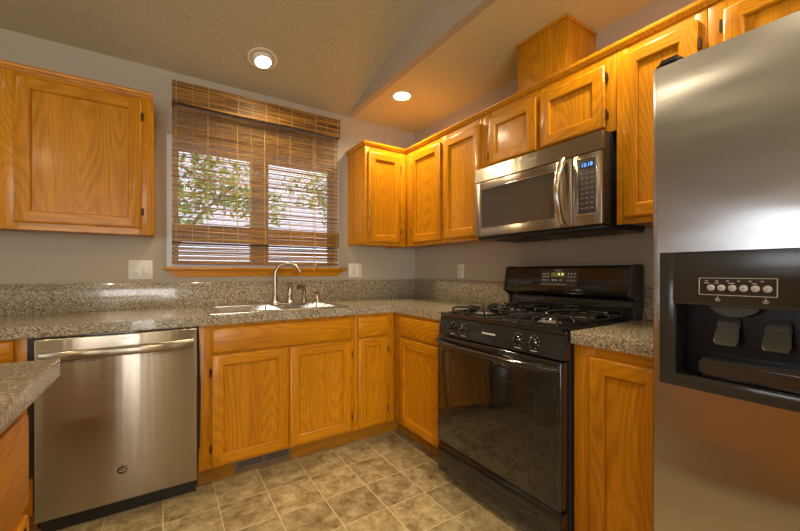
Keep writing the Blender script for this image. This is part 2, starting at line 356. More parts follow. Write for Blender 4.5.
def crown(path, label):
    m = MB(); prof = [(0, 2.106), (.006, 2.106), (.008, 2.113), (.014, 2.119), (.016, 2.126), (.016, 2.136), (-.012, 2.136), (-.012, 2.126), (0, 2.126)]
    rings = []
    for i, p in enumerate(path):
        p = Vector((*p, 0)); d0 = (p - Vector((*path[i - 1], 0))).normalized() if i else None
        d1 = (Vector((*path[i + 1], 0)) - p).normalized() if i < len(path) - 1 else None
        n = lambda d: Vector((d.y, -d.x, 0))
        if d0 is None: o = n(d1)
        elif d1 is None: o = n(d0)
        else: o = (n(d0) + n(d1)); o = o / (o.length_squared / 2)
        rings.append([m.b.verts.new((p.x + o.x * a, p.y + o.y * a, z)) for a, z in prof])
    for A, B in zip(rings, rings[1:]):
        k = len(prof)
        for i in range(k): m.b.faces.new([A[i], A[(i + 1) % k], B[(i + 1) % k], B[i]])
    m.b.faces.new(rings[0]); m.b.faces.new(rings[-1][::-1])
    tag(obj('cabinet_crown_molding', m, OX, None), label, 'molding')
g = -.3128
crown([(-3.3, g), (-2.0135, g)], 'thin oak top molding over the wall cabinets left of the window')
crown([(-.6875, -.004), (-.6875, g), (g, g), (g, -3.25)], 'long oak top molding running from right of window to above the refrigerator')
# vent chase box up to the soffit
t = thing('vent_cover_box', (-.14, -1.543, 2.141), 'oak box above the microwave cabinets reaching up to the ceiling', 'vent cover')
obj('front_panel', MB().box((-.275, -1.692, 2.141), (-.255, -1.395, 2.43), .001), OZ, t)
obj('side_panel', MB().box((-.2545, -1.692, 2.141), (-.002, -1.676, 2.43), .001), OZ, t)
obj('side_panel', MB().box((-.2545, -1.411, 2.141), (-.002, -1.395, 2.43), .001), OZ, t)
m = MB().box((-.283, -1.700, 2.418), (-.2755, -1.387, 2.433), .001).box((-.2754, -1.700, 2.418), (-.002, -1.6925, 2.433), .001).box((-.2754, -1.3945, 2.418), (-.002, -1.387, 2.433), .001)
obj('top_trim', m, OY, t)

BZ0, BZ1 = .105, .865
def base(name, F, u0, u1, label, stiles, rails, drawers=(), doors=(), vf=.61, v0=.004, toe=None, cat='cabinet'):
    t = thing(name, F((u0 + u1) / 2, .3, 0), label, cat, 'oak base cabinets')
    m = MB(); gbox(m, F, u0, u1, vf - .04, vf - .021, BZ0, BZ1); gbox(m, F, u0, u0 + .016, v0, vf - .04, BZ0, BZ1); gbox(m, F, u1 - .016, u1, v0, vf - .04, BZ0, BZ1); gbox(m, F, u0, u1, v0, vf - .04, BZ0, BZ0 + .016)
    obj('carcass', m, OZ, t)
    frame(F, u0, u1, BZ0, BZ1, vf, stiles, rails, t)
    ta, tb = toe or (u0, u1)
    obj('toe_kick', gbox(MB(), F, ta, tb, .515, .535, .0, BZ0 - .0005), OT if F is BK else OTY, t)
    for d in drawers: drawer(F, *d, vf, t)
    for d in doors: door(F, *d[:4], vf, t, d[4])
    return t
sink_cab = base('sink_base_cabinet', BK, -1.813, -.925, 'wide two-door oak base cabinet below the sink', [(-1.813, -1.742), (-1.36, -1.335), (-.957, -.925)],
     [(-1.80, -.93, .832, BZ1), (-1.80, -.93, .694, .725), (-1.80, -.93, BZ0, .135)], [(-1.752, -.946, .714, .845)], [(-1.752, -1.352, .120, .703, -1), (-1.343, -.946, .120, .703, 1)])
base('base_cabinet', BK, -.923, -.6105, 'narrow oak base cabinet with one drawer in the corner, right of the sink', [(-.923, -.885), (-.687, -.6105)],
     [(-.91, -.62, .832, BZ1), (-.91, -.62, .694, .725), (-.91, -.62, BZ0, .135)], [(-.897, -.675, .714, .845)], [(-.897, -.675, .120, .703, 1)], toe=(-.923, -.516))
base('base_cabinet', BK, -3.3, -2.432, 'oak base cabinet at the left edge beside the dishwasher', [(-3.3, -3.24), (-2.50, -2.432)],
     [(-3.29, -2.44, .832, BZ1), (-3.29, -2.44, .694, .725), (-3.29, -2.44, BZ0, .135)], [(-3.25, -2.487, .714, .858)], [(-3.25, -2.487, .120, .703, -1)])
base('base_cabinet', RT, .6125, 1.163, 'oak base cabinet with drawer and door, left of the black range', [(.6125, .711), (1.104, 1.163)],
     [(.64, 1.16, .832, BZ1), (.64, 1.16, .694, .725), (.64, 1.16, BZ0, .135)], [(.699, 1.122, .714, .845)], [(.699, 1.122, .120, .703, None)], toe=(.536, 1.163))
base('base_cabinet', RT, 1.938, 2.268, 'oak base cabinet with one tall door, between range and refrigerator', [(1.938, 2.02), (2.243, 2.268)],
     [(1.94, 2.26, .815, BZ1), (1.94, 2.26, BZ0, .135)], [], [(2.005, 2.255, .120, .826, None)])
# peninsula at the lower left
PF = lambda u, v, z: Vector((-2.85 + v, -u, z))    # faces +x
base('island_cabinet', PF, 1.600, 3.1, 'oak cabinet under the counter at the lower left corner', [(1.600, 1.66), (2.3, 2.36), (3.05, 3.1)],
     [(1.605, 3.09, .835, BZ1), (1.605, 3.09, .58, .63), (1.605, 3.09, BZ0, .135)], [(1.604, 2.315, .615, .822), (2.345, 3.07, .615, .822)], [(1.604, 2.315, .12, .592, None), (2.345, 3.07, .12, .592, None)])
tag(obj('island_countertop', MB().box((-3.3, -3.2, .866), (-2.196, -1.448, .914), .003), GR), 'speckled granite counter in the lower left corner foreground', 'countertop')

# ------------------------------------------------------------------ worktops
sx0, sx1, sy0, sy1 = -1.715, -.985, -.570, -.10       # sink cut-out
m = MB(); z0, z1 = .8665, .914
for a in ([(-3.3, -.635), (sx0, -.003)], [(sx1, -.635), (-.003, -.003)], [(sx0, -.635), (sx1, sy0)], [(sx0, sy1), (sx1, -.003)], [(-.635, -1.167), (-.003, -.635)]):
    m.box((*a[0], z0), (*a[1], z1))
bmesh.ops.remove_doubles(m.b, verts=m.b.verts[:], dist=1e-5)
tag(obj('countertop', m, GR), 'L-shaped speckled granite countertop around the corner and sink', 'countertop')
tag(obj('countertop', MB().box((-.635, -2.275, z0), (-.003, -1.937, z1), .002), GR), 'short speckled granite countertop between range and refrigerator', 'countertop')
m = MB().box((-3.3, -.02, .9145), (-.002, -.001, 1.078), .0015).box((-.02, -1.167, .9145), (-.001, -.0202, 1.078), .0015)
tag(obj('backsplash', m, GR), 'low granite backsplash strip along window wall and corner', 'backsplash')
tag(obj('backsplash', MB().box((-.02, -2.275, .9145), (-.001, -1.937, 1.078), .0015), GR), 'small granite backsplash piece between range and refrigerator', 'backsplash')

# ------------------------------------------------------------------ sink and taps
t = thing('kitchen_sink', (-1.35, -.335, .914), 'stainless steel double-bowl sink set into the counter under the window', 'sink')
m = MB(); rx0, rx1, ry0, ry1, zr = -1.760, -.955, -.600, -.055, .9145
bas = [(-1.695, -1.365), (-1.335, -1.005)]; by0, by1 = -.555, -.165
def strip(x0, y0, x1, y1): m.box((x0, y0, zr), (x1, y1, zr + .007), .0025)
strip(rx0, ry0, rx1, by0); strip(rx0, by1, rx1, ry1); strip(rx0, by0 - .001, bas[0][0], by1 + .001); strip(bas[1][1], by0 - .001, rx1, by1 + .001); strip(bas[0][1], by0 - .001, bas[1][0], by1 + .001)
obj('rim', m, SNK, t)
for x0, x1 in bas:
    m = MB(); zb = .735; i = .02
    T = [(x0, by0, zr + .003), (x1, by0, zr + .003), (x1, by1, zr + .003), (x0, by1, zr + .003)]; B = [(x0 + i, by0 + i, zb), (x1 - i, by0 + i, zb), (x1 - i, by1 - i, zb), (x0 + i, by1 - i, zb)]
    for k in range(4): m.poly([T[k], T[(k + 1) % 4], B[(k + 1) % 4], B[k]])
    m.poly(B); bmesh.ops.remove_doubles(m.b, verts=m.b.verts[:], dist=1e-5)
    bmesh.ops.bevel(m.b, geom=[e for e in m.b.edges if len(e.link_faces) == 2], offset=.018, segments=3, affect='EDGES')
    b_ = obj('bowl', m, SNK, t)
    obj('drain', MB().lathe(((x0 + x1) / 2, (by0 + by1) / 2, zb + .001), [(0, .001), (.03, .001), (.042, .003), (.044, 0)]), CHR, b_)
zt = .9217
fx, fy = -1.298, -.105
t = thing('faucet', (fx, fy, zt), 'tall brushed nickel gooseneck faucet with separate lever behind the sink', 'faucet')
obj('base', MB().lathe((fx, fy, zt), [(.001, 0), (.031, 0), (.031, .006), (.0235, .014), (.021, .06), (.0175, .068), (.001, .068)]), NIK, t)
R = .085; th = math.radians(-22); P = [(fx, fy, zt + .06), (fx, fy, zt + .19)]
for k in range(1, 19):
    q = math.pi * k / 18 * .86; P.append((fx + (R - R * math.cos(q)) * math.cos(th) * 1.02, fy + (R - R * math.cos(q)) * math.sin(th), zt + .20 + R * math.sin(q)))
P.append((P[-1][0] + .008, P[-1][1] - .003, P[-1][2] - .018))
obj('spout', MB().tube(P, [.0135] * 2 + [.0125] * (len(P) - 3) + [.0145], 14), NIK, t)
hx, hy = -1.195, -.105
hb = obj('handle', MB().lathe((hx, hy, zt), [(.001, 0), (.027, 0), (.027, .006), (.020, .014), (.0185, .05), (.015, .056), (.001, .056)]), NIK, t)
obj('lever', MB().tube([(hx, hy, zt + .05), (hx + .003, hy - .004, zt + .09), (hx + .006, hy - .006, zt + .115), (hx - .012, hy - .03, zt + .155)], [.020, .019, .017, .009], 12), NIK, hb)
hx = -1.09
t = thing('side_sprayer', (hx, hy, zt), 'curved nickel side sprayer between lever handle and soap dispenser', 'sprayer')
obj('base', MB().lathe((hx, hy, zt), [(.001, 0), (.024, 0), (.024, .005), (.016, .018), (.012, .03), (.001, .03)]), NIK, t)
obj('spray_head', MB().tube([(hx, hy, zt + .025), (hx + .002, hy, zt + .07), (hx - .003, hy - .003, zt + .098), (hx - .025, hy - .015, zt + .116), (hx - .05, hy - .028, zt + .112)], [.013, .014, .015, .017, .019], 12), NIK, t)
hx = -.985
t = thing('soap_dispenser', (hx, hy, zt), 'small nickel soap dispenser pump, rightmost fixture on the sink', 'soap dispenser')
obj('base', MB().lathe((hx, hy, zt), [(.001, 0), (.022, 0), (.022, .005), (.013, .014), (.011, .045), (.001, .045)]), NIK, t)
obj('nozzle', MB().tube([(hx, hy, zt + .045), (hx, hy, zt + .066)], .011, 10).tube([(hx + .006, hy, zt + .066), (hx - .03, hy - .02, zt + .064)], [.010, .007], 10), NIK, t)

# ------------------------------------------------------------------ blind
t = thing('bamboo_roman_shade', (-1.355, -.04, 1.19), 'brown woven bamboo shade hanging over the kitchen window', 'window shade')
bx0, bx1 = -1.921, -.789
def slats(z0, z1, y, h, gap, th=.003, jit=.3, x0=bx0, x1=bx1):
    m = MB(); z = z0
    while z < z1 - h * .5:
        hh = h * random.uniform(1 - jit, 1 + jit); yy = y + random.uniform(-.0015, .0015); dz = random.uniform(-.0012, .0012)
        m.prism([(x0, yy, z), (x0, yy - th, z), (x0, yy - th, z + hh), (x0, yy, z + hh)], (x1 - x0, 0, dz)); z += hh + gap * random.uniform(.6, 1.4)
    return m
def woven(z0, z1, y):
    m = MB(); z = z0; k = 0
    while z < z1:
        big = (k % 4 == 0); h = random.uniform(.006, .0095) if big else random.uniform(.0026, .0042); g_ = .0025 if big else random.uniform(.003, .0054)
        dz = random.uniform(-.002, .002)
        m.prism([(bx0, y, z), (bx0, y - .003, z), (bx0, y - .003, z + h), (bx0, y, z + h)], (bx1 - bx0, 0, dz)); z += h + g_; k += 1
    return m
obj('slats', woven(1.33, 2.205, -.034), BAM, t)
m = MB(); z = 1.193
for h, g_ in ((.026, .004), (.024, .0065), (.025, .004), (.022, .0075), (.026, .003), (.02, .001)):
    for q in range(3): m.prism([(bx0, -.034, z + q * h / 3), (bx0, -.037, z + q * h / 3), (bx0, -.037, z + (q + .93) * h / 3), (bx0, -.034, z + (q + .93) * h / 3)], (bx1 - bx0, 0, random.uniform(-.006, .006)))
    z += h + g_
obj('lower_slats', m, BAM, t)
obj('hem_fold', slats(1.338, 1.455, -.052, .0052, .0004), BAM, t)
m = slats(2.206, 2.346, -.085, .0055, .0003)
obj('valance', m, BAM, t)
obj('headrail', MB().box((bx0 + .002, -.08, 2.318), (bx1 - .002, -.003, 2.345)), OX, t)
for x in (bx0, bx1 - .003): obj('valance_return', MB().box((x, -.084, 2.206), (x + .003, -.003, 2.316)), BAM, t)
m = MB(); nc = 13
for k in range(nc):
    x = bx0 + .022 + (bx1 - bx0 - .044) * k / (nc - 1); w = .0013 if k % 2 else .0024
    m.box((x - w, -.0405, 1.19), (x + w, -.0385, 2.2)); m.box((x - w, -.0905, 2.207), (x + w, -.089, 2.345)); m.box((x - w, -.0575, 1.338), (x + w, -.056, 1.456))
obj('woven_cord', m, CORD, t)
m = MB().tube([(-.985, -.062, 2.2), (-.985, -.064, 1.2)], .0018, 6); pc = obj('pull_cord', m, CORD, t)
m = MB()
for dx, z in ((0, 1.188), (-.012, 1.150)): m.lathe((-.985 + dx, -.066, z), [(.001, 0), (.007, .002), (.008, .012), (.004, .024), (.001, .03)], n=12)
m.tube([(-.985, -.065, 1.21), (-.997, -.066, 1.175)], .0015, 6)
obj('tassel', m, CORD, pc)

# ------------------------------------------------------------------ dishwasher
t = thing('dishwasher', (-2.12, -.3, 0), 'stainless steel dishwasher under the counter left of the sink', 'dishwasher')
obj('tub', MB().box((-2.416, -.60, .06), (-1.822, -.03, .862)), BLS, t)
obj('door', MB().box((-2.4185, -.658, .088), (-1.8215, -.605, .858), .005, 3), ST, t)
obj('control_strip', MB().box((-2.417, -.652, .8585), (-1.823, -.605, .8655), .001), BLK, t)
P = []
for k in range(25):
    s = k / 24; P.append((-2.398 + s * .556, -.668 - .040 * (1 - abs(2 * s - 1) ** 3.2), .789))
m = MB().tube(P, .012, 14, up=(0, 0, 1), sy=1.75)
for v in m.b.verts: v.co.y += 0
hd = obj('handle', m, ST, t)
obj('toe_panel', MB().box((-2.414, -.585, 0), (-1.824, -.56, .086)), BLS, t)
m = MB()
for k in range(4): m.box((-2.128 + k * .008, -.6592, .836), (-2.123 + k * .008, -.6581, .840))
obj('vent_mark', m, SLOT, t)
by = -.6585
bd = obj('badge', MB().lathe((-2.125, by, .232), [(.001, .003), (.019, .003), (.0195, .0035), (.023, .0035), (.024, 0)], axis=(0, -1, 0), n=28), [CHR], t)
obj('badge_disc', MB().lathe((-2.125, by - .0032, .232), [(.001, .0008), (.0175, .0008), (.018, 0)], axis=(0, -1, 0), n=24), BLS, bd)
text('badge_letters', 'GE', .021, lambda x, y, z: Vector((-2.125 + x, by - .0044 - z, .232 + y)), INK, bd, shear=.3)
m = MB()
for x in (-2.421, ): m.box((x - .026, -.619, .27), (x + .001, -.6125, .862))
obj('side_gasket', m, BLS, t); m = MB()
P = [(-1.814, -.623, .83 - .6 * k / 14) for k in range(15)]
m.tube(P, [.0028 + .005 * math.sin(math.pi * min(1, k / 14 * 1.0)) + .003 * (k > 5) for k in range(15)], 8)
obj('side_gasket', m, BLS, t)

# ------------------------------------------------------------------ range
ry0, ry1, rc = -1.933, -1.171, -1.552
t = thing('gas_range', (-.35, rc, 0), 'black gas range with oven below the microwave', 'stove')
obj('body', MB().box((-.63, ry0 + .002, .03), (-.03, ry1 - .002, .895)), BLS, t)
m = MB(); m.box((-.655, ry0, .896), (-.03, ry1, .912), .005)
for a in (((-.655, ry0, .905), (-.625, ry1, .919)), ((-.655, ry0, .905), (-.03, ry0 + .02, .919)), ((-.655, ry1 - .02, .905), (-.03, ry1, .919))): m.box(*a, .004)
obj('cooktop', m, BLK, t)
cp = obj('control_panel', MB().prism([(-.632, ry1, .894), (-.655, ry1, .894), (-.672, ry1, .800), (-.632, ry1, .800)], (0, ry0 - ry1, 0), bev=.002), BLK, t)
def cpt(y, z): return -.655 - .017 * (.894 - z) / .094
for y in (-1.284, -1.366, -1.708, -1.790):
    z = .850; n_ = Vector((-1, 0, -.0)).normalized(); x = cpt(y, z)
    k = obj('knob', MB().lathe((x + .001, y, z), [(.001, .004), (.020, .004), (.021, .010), (.017, .015), (.0165, .026), (.001, .027)], axis=n_).box((x - .034, y - .0045, z - .0165), (x - .02, y + .0045, z + .0165), .002), BLK, t)
    d = MB()
    for q in range(9):
        a = math.radians(-150 + q * 37.5 - 90 + 90)
        cy_, cz = y + .0265 * math.sin(a), z + .0265 * math.cos(a); X = cpt(cy_, cz) - .0006
        d.box((X - .0005, cy_ - .0013, cz - .0013), (X + .001, cy_ + .0013, cz + .0013))
    d.box((cpt(y, .818) - .001, y - .022, .812), (cpt(y, .818) + .001, y + .012, .8155))
    obj('dial_mark', d, INK, t)
m = MB(); X = cpt(0, .848)
for k in range(10): m.box((X - .0012, -1.497 - k * .0085, .8445), (X + .001, -1.497 - k * .0085 - .0062, .8525))
obj('name_mark', m, INK, t)
od = obj('oven_door', MB().box((-.682, ry0 + .006, .212), (-.635, ry1 - .004, .792), .006, 3), BLK, t)
obj('window_glass', MB().box((-.6845, ry0 + .03, .235), (-.681, ry1 - .03, .728), .001), BGL, od)
m = MB()
for a in (((ry0 + .115), (ry0 + .119), .30, .66), ((ry1 - .119), (ry1 - .115), .30, .66), ((ry0 + .115), (ry1 - .115), .296, .30), ((ry0 + .115), (ry1 - .115), .66, .664)): m.box((-.6849, a[0], a[2]), (-.6843, a[1], a[3]))
obj('window_border', m, BLS, od)
P = []
for k in range(25):
    s = k / 24; P.append((-.686 - .038 * (1 - abs(2 * s - 1) ** 5), ry1 - .012 + s * (ry0 - ry1 + .026), .766 - .008 * (1 - abs(2 * s - 1) ** 2)))
obj('handle', MB().tube(P, .017, 12, up=(0, 0, 1), sy=.85), BLK, od)
m = MB().prism([(-.635, ry1 - .004, .200), (-.668, ry1 - .004, .200), (-.680, ry1 - .004, .180), (-.680, ry1 - .004, .060), (-.665, ry1 - .004, .032), (-.635, ry1 - .004, .032)], (0, ry0 - ry1 + .010, 0), bev=.003)
dr = obj('storage_drawer', m, BLK, t)
P = [(-.680 - .004, -1.28 - .54 * k / 16, .150 - .018 * (1 - ((k - 8) / 8) ** 2)) for k in range(17)]
obj('pull_groove', MB().tube(P, [.003] + [.007] * 15 + [.003], 8), BLS, dr)
m = MB()
for x in (-.6, -.08):
    for y in (ry0 + .06, ry1 - .06): obj('leveling_foot', MB().lathe((x, y, 0), [(.001, 0), (.02, 0), (.02, .01), (.012, .012), (.012, .032), (.001, .032)], n=12), BLS, t)
# backguard
prof = [(-.03, .905), (-.082, .905), (-.086, .925), (-.080, 1.000), (-.088, 1.012), (-.128, 1.026), (-.134, 1.040), (-.110, 1.166), (-.098, 1.177), (-.03, 1.177)]
bgd = obj('backguard', MB().prism([(x, ry1 - .020, z) for x, z in prof], (0, ry0 - ry1 + .040, 0), bev=.002), BLK, t)
prof2 = [(-.03, .905), (-.086, .905), (-.092, 1.000), (-.137, 1.026), (-.140, 1.040), (-.115, 1.170), (-.100, 1.180), (-.03, 1.180)]
for y in (ry1, ry0 + .0195): obj('end_cap', MB().prism([(x, y, z) for x, z in prof2], (0, -.0195, 0), bev=.002), BLS, t)
def bgx(z): return -.134 + (z - 1.040) * .024 / .126
def bgbox(m, ya, yb, za, zb, d=.0012):
    m.poly([(bgx(za) - d, ya, za), (bgx(za) - d, yb, za), (bgx(zb) - d, yb, zb), (bgx(zb) - d, ya, zb)])
m = MB(); bgbox(m, -1.432, -1.662, 1.066, 1.160); obj('touch_panel', m, DGR, t)
m = MB(); bgbox(m, -1.500, -1.585, 1.118, 1.142, .002); cd = obj('clock_display', m, GRN, t)
m = MB()
for y in (-1.545, -1.566): bgbox(m, y, y - .009, 1.126, 1.138, .0028)
obj('clock_segment', m, YEL, cd)
m = MB()
for r_, z in enumerate((1.134, 1.118, 1.098)):
    for y in (-1.448, -1.462, -1.478, -1.602, -1.62, -1.638): bgbox(m, y, y - .009, z - .004, z + .004, .002)
for y in (-1.508, -1.526, -1.556): bgbox(m, y, y - .012, 1.094, 1.103, .002)
bgbox(m, -1.44, -1.60, 1.074, 1.0765, .002); bgbox(m, -1.525, -1.565, 1.149, 1.154, .002)
obj('touch_key', m, INK, t)
# burners and grates
BXY = [(-.50, -1.350), (-.50, -1.752), (-.215, -1.350), (-.215, -1.752)]
for x, y in BXY:
    b_ = obj('burner', MB().lathe((x, y, .9125), [(.001, 0), (.052, 0), (.05, .008), (.038, .011), (.034, .018), (.001, .018)]), GRY, t)
    obj('burner_cap', MB().lathe((x, y, .931), [(.001, 0), (.036, 0), (.037, .003), (.033, .007), (.001, .008)]), IRON, b_)
where = ('front left', 'front right', 'rear left', 'rear right')
for (x, y), w in zip(BXY, where):
    m = MB(); h = .118; zt_ = .951; zb_ = .9135; r_ = .0058
    c_ = [(x - h, y - h), (x + h, y - h), (x + h, y + h), (x - h, y + h)]
    for k in range(4):
        a, b = c_[k], c_[(k + 1) % 4]
        m.tube([(*a, zb_ + .012), (a[0] + (b[0] - a[0]) * .5, a[1] + (b[1] - a[1]) * .5, zb_ + .012), (*b, zb_ + .012)], r_, 8)
        m.tube([(*a, zb_), (*a, zt_ - .004)], r_, 8)
        mx, my = (a[0] + b[0]) / 2, (a[1] + b[1]) / 2
        m.tube([(mx, my, zb_ + .012), (mx, my, zt_ - .012), (mx + (x - mx) * .1, my + (y - my) * .1, zt_), (mx + (x - mx) * .76, my + (y - my) * .76, zt_)], [r_, r_, r_, r_ * .9], 8)
        m.tube([(*a, zt_ - .006), (a[0] + (x - a[0]) * .12, a[1] + (y - a[1]) * .12, zt_), (a[0] + (x - a[0]) * .6, a[1] + (y - a[1]) * .6, zt_)], r_, 8)
    tag(obj('burner_grate', m, IRON), 'black cast iron burner grate at the %s of the range top' % w, 'burner grate', 'range burner grates')

# ------------------------------------------------------------------ microwave
my0, my1 = -1.933, -1.175
t = thing('microwave_oven', (-.2, -1.554, 1.344), 'stainless steel over-the-range microwave under the oak cabinets', 'microwave')
obj('case', MB().box((-.372, my0, 1.350), (-.003, my1, 1.757), .003), BLS, t)
m = MB().prism([(-.373, my1, 1.672), (-.397, my1, 1.672), (-.397, my1, 1.68), (-.388, my1, 1.752), (-.373, my1, 1.757)], (0, my0 - my1, 0), bev=.0015)
vb = obj('vent_band', m, ST, t)
text('brand_lettering', 'Whirlpool', .026, lambda x, y, z: Vector((-.3935 - z, -1.545 - x, 1.722 + y)), INK, vb, shear=.35)
d = MB(); Y0, Y1, Z0, Z1 = my1 - .001, -1.798, 1.352, 1.668; wy0, wy1, wzz0, wzz1 = -1.222, -1.715, 1.395, 1.630
d.box((-.397, Y0, Z0), (-.374, wy0, Z1), .003).box((-.397, wy1, Z0), (-.374, Y1, Z1), .003).box((-.397, wy0 + .003, wzz1), (-.374, wy1 - .003, Z1), .003).box((-.397, wy0 + .003, Z0), (-.374, wy1 - .003, wzz0), .003)
dd = obj('door', d, ST, t)
obj('door_window', MB().box((-.393, wy0 + .001, wzz0 - .001), (-.376, wy1 - .001, wzz1 + .001)), MWG, dd)
m = MB(); e = .006
for a in ((wy0 - .001, wy1 + .001, wzz1 - e, wzz1), (wy0 - .001, wy1 + .001, wzz0, wzz0 + e), (wy0 - e, wy0, wzz0, wzz1), (wy1, wy1 + e, wzz0, wzz1)): m.box((-.3965, a[0], a[2]), (-.392, a[1], a[3]), .0015)
obj('window_bezel', m, CHR, dd)
P = [(-.400 - .052 * math.sin(math.pi * k / 16) ** .75, -1.757, 1.366 + .300 * k / 16) for k in range(17)]
obj('handle', MB().tube(P, .0155, 12, up=(0, 1, 0), sy=1.0), CHR, dd)
cpn = obj('control_panel', MB().box((-.397, -1.802, 1.352), (-.374, my0, 1.668), .003), ST, t)
obj('keypad', MB().box((-.3985, -1.828, 1.402), (-.396, -1.908, 1.645), .001), DGR, cpn)
m = MB().box((-.4, -1.822, 1.396), (-.396, -1.828, 1.651), .001).box((-.4, -1.908, 1.396), (-.396, -1.914, 1.651), .001).box((-.4, -1.828, 1.645), (-.396, -1.908, 1.651), .001).box((-.4, -1.828, 1.396), (-.396, -1.908, 1.402), .001)
obj('keypad_border', m, CHR, cpn)
obj('display', MB().box((-.3992, -1.836, 1.603), (-.398, -1.900, 1.632)), BLS, cpn)
text('clock_digits', '12:18', .024, lambda x, y, z: Vector((-.3998 - z, -1.868 - x, 1.6175 + y)), BLUE, cpn)
m = MB()
for r_ in range(8):
    for c_ in range(3): m.box((-.3991, -1.838 - c_ * .023, 1.578 - r_ * .022), (-.398, -1.852 - c_ * .023, 1.584 - r_ * .022))
obj('keypad_key', m, GRY, cpn)
m = MB().box((-.37, my0 + .005, 1.335), (-.01, my1 - .005, 1.350), .002)
bt = obj('bottom_plate', m, BLS, t)
m = MB()
for y in (-1.36, -1.75):
    m = MB()
    for k in range(11): m.box((-.30 + k * .02, y - .12, 1.331), (-.292 + k * .02, y + .12, 1.335))
    obj('grease_filter', m, DGR, bt)

# ------------------------------------------------------------------ refrigerator
fy1, fy0, fm = -2.284, -3.2, -2.690
t = thing('refrigerator', (-.42, -2.746, 0), 'stainless side-by-side refrigerator with black ice dispenser at right', 'refrigerator')
obj('body', MB().box((-.705, fy0 + .004, .02), (-.04, fy1 - .004, 1.70), .004), DGR, t)
def plan(ya, yb, xf=-.80, xb=-.712, r=.016, notch=None):
    pts = [(xb, ya)]
    for k in range(6): q = math.pi / 2 * k / 5; pts.append((xf + r - r * math.sin(q), ya - r + r * math.cos(q)))
    if notch: pts += [(xf, notch[0]), (notch[2], notch[0]), (notch[2], notch[1]), (xf, notch[1])]
    for k in range(6): q = math.pi / 2 * k / 5; pts.append((xf + r - r * math.cos(q), yb + r - r * math.sin(q)))
    pts.append((xb, yb)); return pts
py1, py0, pz0, pz1 = -2.307, -2.672, .838, 1.198
m = MB()
for za, zb, nt in ((.075, pz0, None), (pz0, pz1, (py1, py0, -.722)), (pz1, 1.716, None)):
    m.prism([(x, y, za) for x, y in plan(fy1, fm, notch=nt)], (0, 0, zb - za))
for f in m.b.faces: f.smooth = True
fd = obj('freezer_door', m, STF, t)
m = MB().prism([(x, y, .075) for x, y in plan(fm - .006, fy0)], (0, 0, 1.641))
for f in m.b.faces: f.smooth = True
rd = obj('fresh_food_door', m, STF, t)
for y, par in ((-2.655, fd), (-2.735, rd)):
    obj('handle', MB().tube([(-.802, y, .5), (-.845, y, .53), (-.85, y, .6), (-.85, y, 1.5), (-.845, y, 1.57), (-.802, y, 1.6)], .013, 12), CHR, par)
obj('kick_grille', MB().box((-.75, fy0 + .01, 0), (-.706, fy1 - .01, .07), .003), BLS, t)
for y in (fy1 - .045, fy0 + .045):
    obj('hinge_cover', MB().prism([(-.79, y - .022, 1.717), (-.79, y + .040, 1.717), (-.70, y + .040, 1.717), (-.70, y - .022, 1.717)], (0, 0, .027), bev=.011), BLS, t)
# dispenser
cy1, cy0, cz0, cz1 = -2.343, -2.636, .872, 1.060
m = MB()
m.box((-.806, py1, pz0), (-.79, cy1, pz1), .003).box((-.806, cy0, pz0), (-.79, py0, pz1), .003).box((-.806, cy1 + .003, pz0), (-.79, cy0 - .003, cz0), .003)
m.prism([(-.79, cy1 + .002, cz1), (-.806, cy1 + .002, cz1), (-.812, cy1 + .002, cz1 + .01), (-.8045, cy1 + .002, pz1 - .003), (-.79, cy1 + .002, pz1)], (0, cy0 - cy1 - .004, 0), bev=.0015)
dp = obj('dispenser_panel', m, plain('dispenser_black', (.022, .021, .019), .16), fd)
m = MB(); xb = -.725
m.box((xb, cy1, cz0), (xb + .002, cy0, cz1)).box((-.79, cy1 + .002, cz0), (xb, cy1, cz1)).box((-.79, cy0, cz0), (xb, cy0 - .002, cz1)).box((-.79, cy1, cz1), (xb, cy0, cz1 + .002)).box((-.79, cy1, cz0 - .002), (xb, cy0, cz0))
obj('dispenser_recess', m, plain('recess_black', (.004, .004, .004), .3, spec=.25), dp)
def dpx(z): return -.812 + (z - cz1 - .01) * .0075 / (pz1 - .003 - cz1 - .01)
m = MB(); oy1, oy0, oz0, oz1 = -2.398, -2.541, 1.087, 1.130; w_ = .0013
for a in ((oy1, oy0, oz0, oz0 + w_), (oy1, oy0, oz1 - w_, oz1), (oy1, oy1 - w_, oz0, oz1), (oy0 + w_, oy0, oz0, oz1)): m.box((dpx(a[2]) - .0008, a[0], a[2]), (dpx(a[3]) + .001, a[1], a[3]))
for k in range(6):
    y = -2.413 - k * .0205; m.box((dpx(1.123) - .0008, y - .0025, 1.1215), (dpx(1.123) + .001, y + .0025, 1.1235))
for y, w2 in ((-2.413, .010), (-2.433, .008), (-2.461, .012), (-2.502, .008)): m.box((dpx(1.117) - .0006, y - w2 / 2, 1.1163), (dpx(1.117) + .001, y + w2 / 2, 1.118))
FINK = plain('grey_print', (.36, .35, .32), .6)
obj('printed_outline', m, FINK, dp)
for k in range(6):
    y = -2.422 - k * .0205
    obj('selector_button', MB().lathe((dpx(1.106) + .001, y, 1.1055), [(.001, .0045), (.006, .0042), (.0078, .003), (.008, 0)], axis=(-1, 0, 0), n=18), LGR, dp)
m = MB()
for y in (-2.436, -2.522):
    zc_ = 1.078; X = dpx(zc_) - .0008
    m.tube([(X, y + .005, zc_ - .001), (X, y + .003, zc_ - .005), (X, y - .003, zc_ - .005), (X, y - .005, zc_ - .001)], .0008, 5)
    m.tube([(X, y, zc_ + .006), (X, y, zc_ - .002)], .0008, 5).tube([(X, y + .003, zc_ + .001), (X, y, zc_ - .002), (X, y - .003, zc_ + .001)], .0008, 5)
obj('dispense_symbol', m, FINK, dp)
